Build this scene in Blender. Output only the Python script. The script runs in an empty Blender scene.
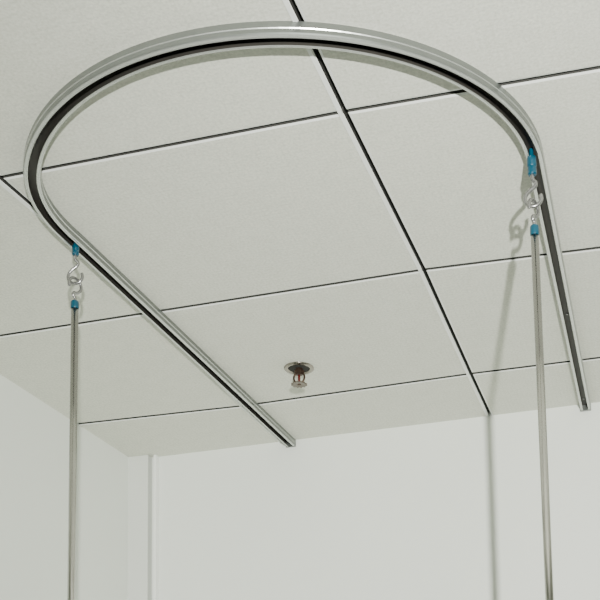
import bpy, bmesh, math
from mathutils import Vector, Matrix
H=2.6
F,PX,PY,YAW,PITCH,ROLL,CX,CY,CH=1064.3216,427.1187,694.1785,0.2322,0.1174,-0.0269,1.0510,-1.4629,1.0876
W=0.6; DY=0.8474*0.6
def basis():
    cy,sy=math.cos(YAW),math.sin(YAW)
    f=Vector((-sy*math.cos(PITCH),cy*math.cos(PITCH),math.sin(PITCH)))
    r=Vector((cy,sy,0)); u=r.cross(f)
    c,s=math.cos(ROLL),math.sin(ROLL)
    return c*r+s*u, -s*r+c*u, f
R,U,FW=basis()
C=Vector((CX,CY,H-CH))
def back(x,y,dz=0.0):
    d=FW+R*((x-PX)/F)-U*((y-PY)/F)
    t=(dz+CH)/d.z
    p=C+d*t
    return Vector((p.x,p.y))
cornerP=back(133,460); wr_=back(600,402); wl_=back(0,374)
def ywall(x): return cornerP.y+(wr_.y-cornerP.y)*(x-cornerP.x)/(wr_.x-cornerP.x)
def xwall(y): return cornerP.x+(wl_.x-cornerP.x)*(y-cornerP.y)/(wl_.y-cornerP.y)
XL=cornerP.x; YC0=cornerP.y; YW=max(YC0,ywall(3.0))
# ---------------- materials
def mat(name,col,rough=0.5,metal=0.0,noise=None,bump=None,col2=None,spec=None,ramp=None,mott=None):
    m=bpy.data.materials.new(name); m.use_nodes=True
    nt=m.node_tree; b=nt.nodes['Principled BSDF']
    b.inputs['Base Color'].default_value=(*col,1); b.inputs['Roughness'].default_value=rough
    b.inputs['Metallic'].default_value=metal
    if spec is not None: b.inputs['Specular IOR Level'].default_value=spec
    tc=nt.nodes.new('ShaderNodeTexCoord')
    if noise:
        n=nt.nodes.new('ShaderNodeTexNoise'); n.inputs['Scale'].default_value=noise; n.inputs['Detail'].default_value=4
        nt.links.new(tc.outputs['Object'],n.inputs['Vector'])
        mx=nt.nodes.new('ShaderNodeMix'); mx.data_type='RGBA'
        mx.inputs[6].default_value=(*col,1); mx.inputs[7].default_value=(*(col2 or col),1)
        src=n.outputs['Fac']
        if mott:
            n3=nt.nodes.new('ShaderNodeTexVoronoi'); n3.distance='CHEBYCHEV'; n3.inputs['Scale'].default_value=mott[0]; n3.inputs['Randomness'].default_value=0.35
            nt.links.new(tc.outputs['Object'],n3.inputs['Vector'])
            n4=nt.nodes.new('ShaderNodeTexNoise'); n4.inputs['Scale'].default_value=28; n4.inputs['Detail'].default_value=2
            nt.links.new(tc.outputs['Object'],n4.inputs['Vector'])
            ad=nt.nodes.new('ShaderNodeMath'); ad.operation='MULTIPLY_ADD'; ad.inputs[1].default_value=mott[1]
            nt.links.new(n3.outputs['Distance'],ad.inputs[0]); 
            sb=nt.nodes.new('ShaderNodeMath'); sb.operation='SUBTRACT'; sb.inputs[1].default_value=mott[1]*.4+.10
            nt.links.new(src,sb.inputs[0]); nt.links.new(sb.outputs[0],ad.inputs[2])
            a2=nt.nodes.new('ShaderNodeMath'); a2.operation='MULTIPLY_ADD'; a2.inputs[1].default_value=0.2
            nt.links.new(n4.outputs['Fac'],a2.inputs[0]); nt.links.new(ad.outputs[0],a2.inputs[2]); src=a2.outputs[0]
        if ramp:
            mr=nt.nodes.new('ShaderNodeMapRange'); mr.inputs[1].default_value=ramp[0]; mr.inputs[2].default_value=ramp[1]
            nt.links.new(src,mr.inputs[0]); src=mr.outputs[0]
        nt.links.new(src,mx.inputs[0]); nt.links.new(mx.outputs[2],b.inputs['Base Color'])
    if bump:
        n2=nt.nodes.new('ShaderNodeTexNoise'); n2.inputs['Scale'].default_value=bump[0]; n2.inputs['Detail'].default_value=3
        nt.links.new(tc.outputs['Object'],n2.inputs['Vector'])
        bp=nt.nodes.new('ShaderNodeBump'); bp.inputs['Strength'].default_value=bump[1]; bp.inputs['Distance'].default_value=0.002
        nt.links.new(n2.outputs['Fac'],bp.inputs['Height']); nt.links.new(bp.outputs['Normal'],b.inputs['Normal'])
    return m
M_ceil=mat('ceiling_panel',(0.81,0.82,0.725),0.85,0,230,(220,0.25),(0.655,0.67,0.58),ramp=(0.30,0.70),mott=(95,0.30))
M_gap=mat('grid_shadow',(0.055,0.055,0.05),0.9,spec=0.1)
M_tbar=mat('grid_bar',(0.92,0.94,0.90),0.5,0.0)
M_wall=mat('wall_paint',(0.82,0.85,0.795),0.8,0,2.5,(120,0.2),(0.775,0.805,0.75))
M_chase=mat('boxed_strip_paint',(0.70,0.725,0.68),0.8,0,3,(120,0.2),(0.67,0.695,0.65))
M_trim=mat('trim_white',(0.92,0.94,0.90),0.5,0,20,None,(0.88,0.90,0.86))
M_floor=mat('floor_vinyl',(0.24,0.245,0.24),0.4,0,6,None,(0.20,0.205,0.20))
M_alu=mat('aluminium',(0.22,0.235,0.22),0.34,0.65,40,None,(0.18,0.195,0.18))
M_lip=mat('aluminium_lip_highlight',(0.62,0.64,0.61),0.27,0.7,40,None,(0.54,0.56,0.53))  # same aluminium, brighter: the rail's edge highlight is put into the colour
M_dark=mat('rail_channel_shade',(0.045,0.042,0.036),0.5,0.2,25,None,(0.03,0.028,0.024))  # inside of the slot, its shade put into the dark colour
M_steel=mat('steel_rod',(0.60,0.59,0.565),0.18,1.0,30,None,(0.50,0.49,0.465))
M_chrome=mat('chrome_wire',(0.32,0.32,0.315),0.25,0.8,50,None,(0.26,0.26,0.255))
M_blue=mat('blue_plastic',(0.0,0.06,0.10),0.35)
M_sprk=mat('sprinkler_chrome',(0.30,0.275,0.24),0.25,1.0)
M_brass=mat('sprinkler_brass',(0.075,0.048,0.034),0.35,0.7)
M_defl=mat('deflector_bronze',(0.17,0.145,0.12),0.3,0.9)
M_red=mat('red_glass',(0.10,0.010,0.008),0.15)
# ---------------- helpers
def obj(name,verts,faces,mats,fm=None,smooth=False,parent=None,bevel=0):
    me=bpy.data.meshes.new(name); me.from_pydata([tuple(v) for v in verts],[],faces)
    for m in mats: me.materials.append(m)
    if fm:
        for p,i in zip(me.polygons,fm): p.material_index=i
    bm=bmesh.new(); bm.from_mesh(me); bmesh.ops.recalc_face_normals(bm,faces=bm.faces[:]); bm.to_mesh(me); bm.free()
    o=bpy.data.objects.new(name,me); bpy.context.scene.collection.objects.link(o)
    if smooth:
        for p in me.polygons: p.use_smooth=True
    if bevel:
        md=o.modifiers.new('bev','BEVEL'); md.width=bevel; md.segments=2; md.limit_method='ANGLE'
    return o
def prism(pts,z0,z1):
    n=len(pts)
    v=[(p[0],p[1],z0) for p in pts]+[(p[0],p[1],z1) for p in pts]
    return v,[tuple(range(n)),tuple(range(n,2*n))]+[(k,(k+1)%n,(k+1)%n+n,k+n) for k in range(n)]
def box(x0,x1,y0,y1,z0,z1): return prism([(x0,y0),(x1,y0),(x1,y1),(x0,y1)],z0,z1)
def lathe(prof,n=32,c=(0,0,0)):
    v=[];f=[]
    for r,z in prof:
        for k in range(n):
            a=2*math.pi*k/n; v.append((c[0]+r*math.cos(a),c[1]+r*math.sin(a),c[2]+z))
    for i in range(len(prof)-1):
        for k in range(n):
            f.append((i*n+k,i*n+(k+1)%n,(i+1)*n+(k+1)%n,(i+1)*n+k))
    f.append(tuple(range(n))[::-1]); f.append(tuple((len(prof)-1)*n+k for k in range(n)))
    return v,f
def tube(pts,rad,n=12):
    pts=[Vector(p) for p in pts]; v=[];f=[]
    t=(pts[1]-pts[0]).normalized()
    nrm=t.orthogonal().normalized()
    for i,p in enumerate(pts):
        if i==0: t2=(pts[1]-pts[0])
        elif i==len(pts)-1: t2=pts[i]-pts[i-1]
        else: t2=pts[i+1]-pts[i-1]
        t2.normalize(); nrm=(nrm-t2*nrm.dot(t2)).normalized(); b=t2.cross(nrm)
        for k in range(n):
            a=2*math.pi*k/n; v.append(p+rad*(nrm*math.cos(a)+b*math.sin(a)))
    for i in range(len(pts)-1):
        for k in range(n):
            f.append((i*n+k,i*n+(k+1)%n,(i+1)*n+(k+1)%n,(i+1)*n+k))
    f.append(tuple(range(n))[::-1]); f.append(tuple((len(pts)-1)*n+k for k in range(n)))
    return v,f
def smooth_path(pts,sub=8):
    q=[pts[0]]
    for p in pts[1:]:
        if (p-q[-1]).length>1e-4: q.append(p)
    pts=q
    out=[]
    P=[pts[0]]+list(pts)+[pts[-1]]
    for i in range(1,len(P)-2):
        a,b,c,d=P[i-1],P[i],P[i+1],P[i+2]
        for k in range(sub):
            t=k/sub
            out.append(0.5*((2*b)+(c-a)*t+(2*a-5*b+4*c-d)*t*t+(3*b-a-3*c+d)*t**3))
    out.append(pts[-1]); return out
def join(*parts):
    V=[];Fc=[];fm=[]
    for (v,f),mi in parts:
        o=len(V); V+=list(v); Fc+=[tuple(i+o for i in q) for q in f]; fm+=(list(mi) if isinstance(mi,(list,tuple)) else [mi]*len(f))
    return V,Fc,fm
def empty(name,loc):
    e=bpy.data.objects.new(name,None); e.location=loc; e.empty_display_size=0.05
    bpy.context.scene.collection.objects.link(e); return e
def par(o,e):
    o.parent=e; o.matrix_parent_inverse=Matrix.Translation(-e.location); return o
# ---------------- room shell
XR=2.6; YF=-3.2
def struct(o): o['kind']='structure'; return o
G={}
base={(0,0):(0,178),(1,0):(345,112),(1,1):(424,270),(0,1):(155,312),(0,2):(244,406),(1,2):(471,374)}
for k,q in base.items(): G[k]=back(*q)
right={0:(600,68),1:(600,248),2:(600,358)}
left={1:(0,336),2:(80,424)}
def atx(a,b,x): 
    t=(x-a.x)/(b.x-a.x); return a+(b-a)*t
for j in (0,1,2):
    a=G[(1,j)]; b=back(*right[j])
    for i in (2,3,4,5): G[(i,j)]=atx(a,b,i*W)
    a=G[(0,j)]; b=back(*left[j]) if j in left else a+(a-G[(1,0)])
    G[(-1,j)]=atx(a,b,-W)
for i in range(-1,6):
    for j in range(-7,0): G[(i,j)]=G[(i,0)]+Vector((0,j*DY))
    G[(i,3)]=G[(i,2)]+Vector((0,DY))
t0=back(291,0); dirA=(t0-G[(1,0)])
for j in range(-7,0): G[(1,j)]=G[(1,0)]+dirA*((j*DY)/dirA.y)
dA=back(490,415)-G[(1,2)]; G[(1,3)]=G[(1,2)]+dA*(DY/dA.y)
parts=[]
gx,gy=0.0038,0.0036
for i in range(-1,5):
    for j in range(-7,3):
        P=[G[(i,j)],G[(i+1,j)],G[(i+1,j+1)],G[(i,j+1)]]
        gs=gy+0.0010*max(j,0)
        def ins(k,d):
            p=P[k]; sx=1 if k in(0,3) else -1; sy=1 if k in(0,1) else -1
            return p+Vector((sx*(gx+d),sy*(gs+d)))
        ch=0.0042
        v=[(*ins(k,ch),H) for k in range(4)]+[(*ins(k,0),H+ch*.3) for k in range(4)]+[(*ins(k,0),H+0.014) for k in range(4)]
        f=[(0,1,2,3)]+[(k,(k+1)%4,(k+1)%4+4,k+4) for k in range(4)]+[(k+4,(k+1)%4+4,(k+1)%4+8,k+8) for k in range(4)]
        parts.append(((v,f),[0,2,2,2,2,1,1,1,1]))
parts.append((box(-1,XR+1,YF-1.2,YW+0.4,H+0.012,H+0.05),1))
def bar(a,b,w,z,off=0.0):
    d=(b-a).normalized(); n=Vector((-d.y,d.x)); a=a+n*off; b=b+n*off; n=n*w/2
    v=[(*(a+n),z),(*(b+n),z),(*(b-n),z),(*(a-n),z)]
    v+= [(x,y,z+0.004) for x,y,_ in v]
    return v,[(0,1,2,3),(4,5,6,7),(0,1,5,4),(1,2,6,5),(2,3,7,6),(3,0,4,7)]
for i in range(-1,6):
    for j in range(-7,3):
        parts.append((bar(G[(i,j)],G[(i,j+1)],0.0062,H-0.0012,0.0078),2))
V,Fc,fm=join(*parts)
struct(obj('ceiling',V,Fc,[M_ceil,M_gap,M_tbar],fm))
v,f=prism([(XL-.15,ywall(XL-.15)),(XR+.1,ywall(XR+.1)),(XR+.1,YW+.2),(XL-.15,YW+.2)],0,H+.012); struct(obj('wall_back',v,f,[M_wall]))
v,f=prism([(xwall(YF),YF),(XL,YC0+.0),(XL-.15,YC0),(xwall(YF)-.15,YF)],0,H+.012); struct(obj('wall_left',v,f,[M_wall]))
v,f=box(XR,XR+0.1,YF,ywall(XR),0,H+.012); struct(obj('wall_right',v,f,[M_wall]))
v,f=box(XL-.4,XR+.1,YF,YW+.2,-0.1,0); struct(obj('floor',v,f,[M_floor]))
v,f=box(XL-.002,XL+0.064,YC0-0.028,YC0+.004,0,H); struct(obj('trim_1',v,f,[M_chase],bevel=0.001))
v,f=box(XL+0.078,XL+0.087,YC0-0.022,YC0+.004,0,H); struct(obj('trim_2',v,f,[M_trim],bevel=0.001))
# ---------------- rail
A_,B_=0.427,0.379; XC,YC=0.4435,0.170
XLg,XRg=XC-A_,XC+A_
XRe=XRg-0.016
yl,yr=ywall(XLg)-.004,ywall(XRe)-.004
path=[]
n=8
for k in range(n): path.append(Vector((XLg,yl+(YC+.12-yl)*k/n)))
for k in range(6): path.append(Vector((XLg,YC+.12-.02*k)))
for k in range(97):
    t=math.pi*k/96
    path.append(Vector((XC-A_*math.cos(t),YC-B_*math.sin(t))))
for k in range(1,n+1): path.append(Vector((XRg+(XRe-XRg)*k/n,YC+(yr-YC)*k/n)))
for p in path:   # the bend bows out slightly on this side
    if p.x<XC: p.x-=0.0065*math.exp(-((p.y-0.02)/0.11)**2)
rw,rh,s,th=0.027,0.020,0.0135,0.0016
w2=rw/2; s2=s/2
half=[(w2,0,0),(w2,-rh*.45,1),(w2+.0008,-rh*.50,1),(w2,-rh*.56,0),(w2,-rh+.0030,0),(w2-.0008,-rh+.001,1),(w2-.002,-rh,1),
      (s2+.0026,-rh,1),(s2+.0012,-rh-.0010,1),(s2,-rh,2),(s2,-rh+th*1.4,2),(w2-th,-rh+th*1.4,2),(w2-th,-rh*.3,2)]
prof=[(u,z,m_) for u,z,m_ in half]
mir=[(-u,z) for u,z,_ in half][::-1]
mm=[m_ for _,_,m_ in half][:-1][::-1]
prof+= [(mir[k][0],mir[k][1],(mm[k] if k<len(mm) else 0)) for k in range(len(mir))]
V=[];Fc=[];fm=[]
m=len(prof)
for i,p in enumerate(path):
    if i==0: t=path[1]-path[0]
    elif i==len(path)-1: t=path[i]-path[i-1]
    else: t=path[i+1]-path[i-1]
    t.normalize(); nn=Vector((-t.y,t.x))
    for u,z,_ in prof: V.append((p.x+nn.x*u,p.y+nn.y*u,H+z))
for i in range(len(path)-1):
    for k in range(m):
        k2=(k+1)%m
        Fc.append((i*m+k,i*m+k2,(i+1)*m+k2,(i+1)*m+k)); fm.append(prof[k][2])
Fc.append(tuple(range(m))); fm.append(0); Fc.append(tuple((len(path)-1)*m+k for k in range(m))); fm.append(0)
rail=empty('curtain_rail',(XC,YC,H))
rail['label']='U-shaped aluminium ceiling rail with a dark open slot'; rail['category']='rail'
par(obj('track',V,Fc,[M_alu,M_lip,M_dark],fm),rail)
for xx,ye in ((XLg,yl),(XRe,yr)):
    v,f=box(xx-w2-.0008,xx+w2+.0008,ye-0.002,ye+.003,H-rh-.001,H)
    par(obj('end_cap',v,f,[M_alu],bevel=0.0008),rail)
for (xx,yy) in ((XLg,yl-0.05),(XLg,0.75),(XRe,yr-0.05),(XRg-.008,0.75)):
    v,f=lathe([(0.0032,0),(0.0032,-.001),(0.002,-.002)],16,(xx,yy,H-rh*.3))
    par(obj('screw',v,f,[M_chrome]),rail)
# ---------------- hanging hook + rod
def hanger(px,py,clip,hook,coll,rodlen,rot,flip,wr,cw):
    z0=H-rh
    top=empty('rail_hook',(px,py,z0))
    top['label']='chrome wire hook with a blue plastic runner clipped in the rail'; top['category']='hook'; top['group']='rail hooks'
    v,f=lathe([(0.0036,rh*.7-.001),(0.0036,0.0),(0.0058*cw,-0.0005),(0.0066*cw,-0.002),(0.0066*cw,-clip*0.5),(0.0058*cw,-clip*0.56),(0.0063*cw,-clip*.64),(0.0063*cw,-clip+.002),(0.005*cw,-clip)],24,(px,py,z0))
    par(obj('runner',v,f,[M_blue],smooth=True),top).modifiers.new('e','EDGE_SPLIT')
    zc=z0-clip; zt=zc-hook
    r=hook*0.150; sg=flip
    cu=-hook*0.46; cl=cu-r*1.25
    def ring(c,a0,a1,rr,k=16): return [Vector((sg*rr*math.cos(math.radians(a0+(a1-a0)*i/k)),0,c+rr*math.sin(math.radians(a0+(a1-a0)*i/k)))) for i in range(k+1)]
    up=[Vector((0,0,0.006)),Vector((0,0,-hook*.08)),Vector((-sg*r*.35,0,-hook*.15)),Vector((-sg*r*.30,0,-hook*.22)),Vector((sg*r*.35,0,-hook*.30))]+ring(cu,50,-205,r)
    lo=[Vector((0,0,-hook-.006)),Vector((0,0,-hook*.93)),Vector((sg*r*.30,0,-hook*.87)),Vector((sg*r*.2,0,-hook*.82)),Vector((-sg*r*.3,0,cl-r*1.03))]+ring(cl,-130,-385,r)
    def put(pts,rt):
        pts=smooth_path(pts,5)
        return [Vector((p.x*math.cos(rt)-p.y*math.sin(rt)+px,p.x*math.sin(rt)+p.y*math.cos(rt)+py,p.z+zc)) for p in pts]
    v,f=tube(put(up,rot),wr); par(obj('wire_hook',v,f,[M_chrome],smooth=True),top)
    rod=empty('hanging_rod',(px,py,zt-rodlen)); rod['category']='rod'
    rod['label']='slim stainless steel drip rod with blue collar on rail hook'
    rod['group']='hanging drip rods'
    v,f=tube(put(lo,rot+math.radians(58)),wr); par(obj('wire_hook',v,f,[M_chrome],smooth=True),rod)
    v,f=lathe([(0.005,0.001),(0.0066,0.0),(0.0074,-.002),(0.0074,-coll+.001),(0.0070,-coll)],24,(px,py,zt))
    par(obj('collar',v,f,[M_blue],smooth=True),rod).modifiers.new('e','EDGE_SPLIT')
    v,f=lathe([(0.0066,-coll*0.5),(0.0066,-rodlen+.002),(0.005,-rodlen)],32,(px,py,zt))
    par(obj('tube',v,f,[M_steel],smooth=True),rod)
pl=back(75,246,-rh); pr=back(531,157,-rh)
hanger(XLg,pl.y,0.019,0.089,0.014,1.1,0.20,-1,0.0028,1.0)
hanger(XRg-.004,pr.y,0.032,0.088,0.016,1.1,0.10,-1,0.0033,1.15)
# ---------------- sprinkler
sp=back(299,368)
S=empty('fire_sprinkler',(sp.x,sp.y,H)); S['label']='small pendent fire sprinkler with chrome plate set in ceiling'; S['category']='sprinkler'
c=(sp.x,sp.y,H)
v,f=lathe([(0.036,0.0),(0.036,-0.0015),(0.033,-0.0035),(0.029,-0.0045),(0.0265,-0.0035),(0.026,-.0012)],48,c)
par(obj('escutcheon',v,f,[M_sprk],smooth=True),S)
v,f=lathe([(0.026,-0.0012),(0.025,-0.0016),(0.010,-.0018)],32,c)
par(obj('recess',v,f,[M_gap],smooth=True),S)
v,f=lathe([(0.0095,-0.001),(0.0095,-0.008),(0.0135,-0.008),(0.0135,-0.014),(0.010,-0.016),(0.008,-.018)],6,c)
par(obj('body',v,f,[M_brass]),S)
for sx in(-1,1):
    pts=smooth_path([Vector((c[0]+sx*x,c[1],H+z)) for x,z in [(0.008,-0.013),(0.0130,-0.020),(0.0130,-0.028),(0.009,-0.035),(0.0,-0.039)]],4)
    v,f=tube(pts,0.0024,8); par(obj('frame_arm',v,f,[M_brass],smooth=True),S)
v,f=lathe([(0.0015,-0.016),(0.0030,-0.020),(0.0032,-0.026),(0.0028,-0.033),(0.0015,-0.037)],16,c)
par(obj('glass_bulb',v,f,[M_red],smooth=True),S)
v,f=lathe([(0.003,-0.036),(0.0045,-0.039),(0.0045,-0.0425),(0.003,-.0435)],16,c)
par(obj('boss',v,f,[M_brass],smooth=True),S)
N=12; V=[];Fc=[]
for zz in (-0.040,-0.0425):
    V.append((c[0],c[1],H+zz+.001))
    for k in range(N*4):
        a=2*math.pi*k/(N*4); r=0.0195 if (k%4) in (0,1) else 0.0155
        V.append((c[0]+r*math.cos(a),c[1]+r*math.sin(a),H+zz))
M=N*4
for k in range(M):
    k2=(k+1)%M
    Fc.append((0,1+k,1+k2)); Fc.append((M+1,M+2+k2,M+2+k)); Fc.append((1+k,1+k2,M+2+k2,M+2+k))
par(obj('deflector',V,Fc,[M_defl]),S)
# ---------------- camera
cam=bpy.data.cameras.new('camera'); co=bpy.data.objects.new('camera',cam); bpy.context.scene.collection.objects.link(co)
cam.sensor_width=36; cam.lens=F*36/600; cam.shift_x=(300-PX)/600; cam.shift_y=(PY-300)/600; cam.clip_start=0.01
m=Matrix(((R.x,U.x,-FW.x,C.x),(R.y,U.y,-FW.y,C.y),(R.z,U.z,-FW.z,C.z),(0,0,0,1)))
co.matrix_world=m; bpy.context.scene.camera=co
# ---------------- light
w0=back(491,415); d=Vector((XRg-w0.x,pr.y-w0.y)); d.normalize()
lp=Vector((XRg,pr.y))+d*2.3
l=bpy.data.lights.new('lamp','SPOT'); l.energy=620; l.color=(1.0,0.995,0.95); l.shadow_soft_size=0.02
l.spot_size=math.radians(74); l.spot_blend=1.0
o=bpy.data.objects.new('lamp',l); bpy.context.scene.collection.objects.link(o); o.location=(lp.x,lp.y,H-1.0)
o.rotation_euler=(Vector((0.66,1.15,H-0.36))-o.location).to_track_quat('-Z','Y').to_euler()
w=bpy.data.worlds.new('world'); bpy.context.scene.world=w; w.use_nodes=True
nt=w.node_tree; bg=nt.nodes['Background']
tc=nt.nodes.new('ShaderNodeTexCoord'); wv=nt.nodes.new('ShaderNodeTexWave'); wv.bands_direction='X'; wv.inputs['Scale'].default_value=0.8  # added bands, made up to give the metal light and dark reflections
wv.inputs['Phase Offset'].default_value=1.0
cr=nt.nodes.new('ShaderNodeValToRGB'); cr.color_ramp.elements[0].color=(0.02,0.022,0.021,1); cr.color_ramp.elements[1].color=(1.5,1.59,1.51,1)
cr.color_ramp.elements[0].position=0.42; cr.color_ramp.elements[1].position=0.60
nt.links.new(tc.outputs['Generated'],wv.inputs['Vector']); nt.links.new(wv.outputs['Fac'],cr.inputs[0]); nt.links.new(cr.outputs[0],bg.inputs[0])
bg.inputs[1].default_value=0.65
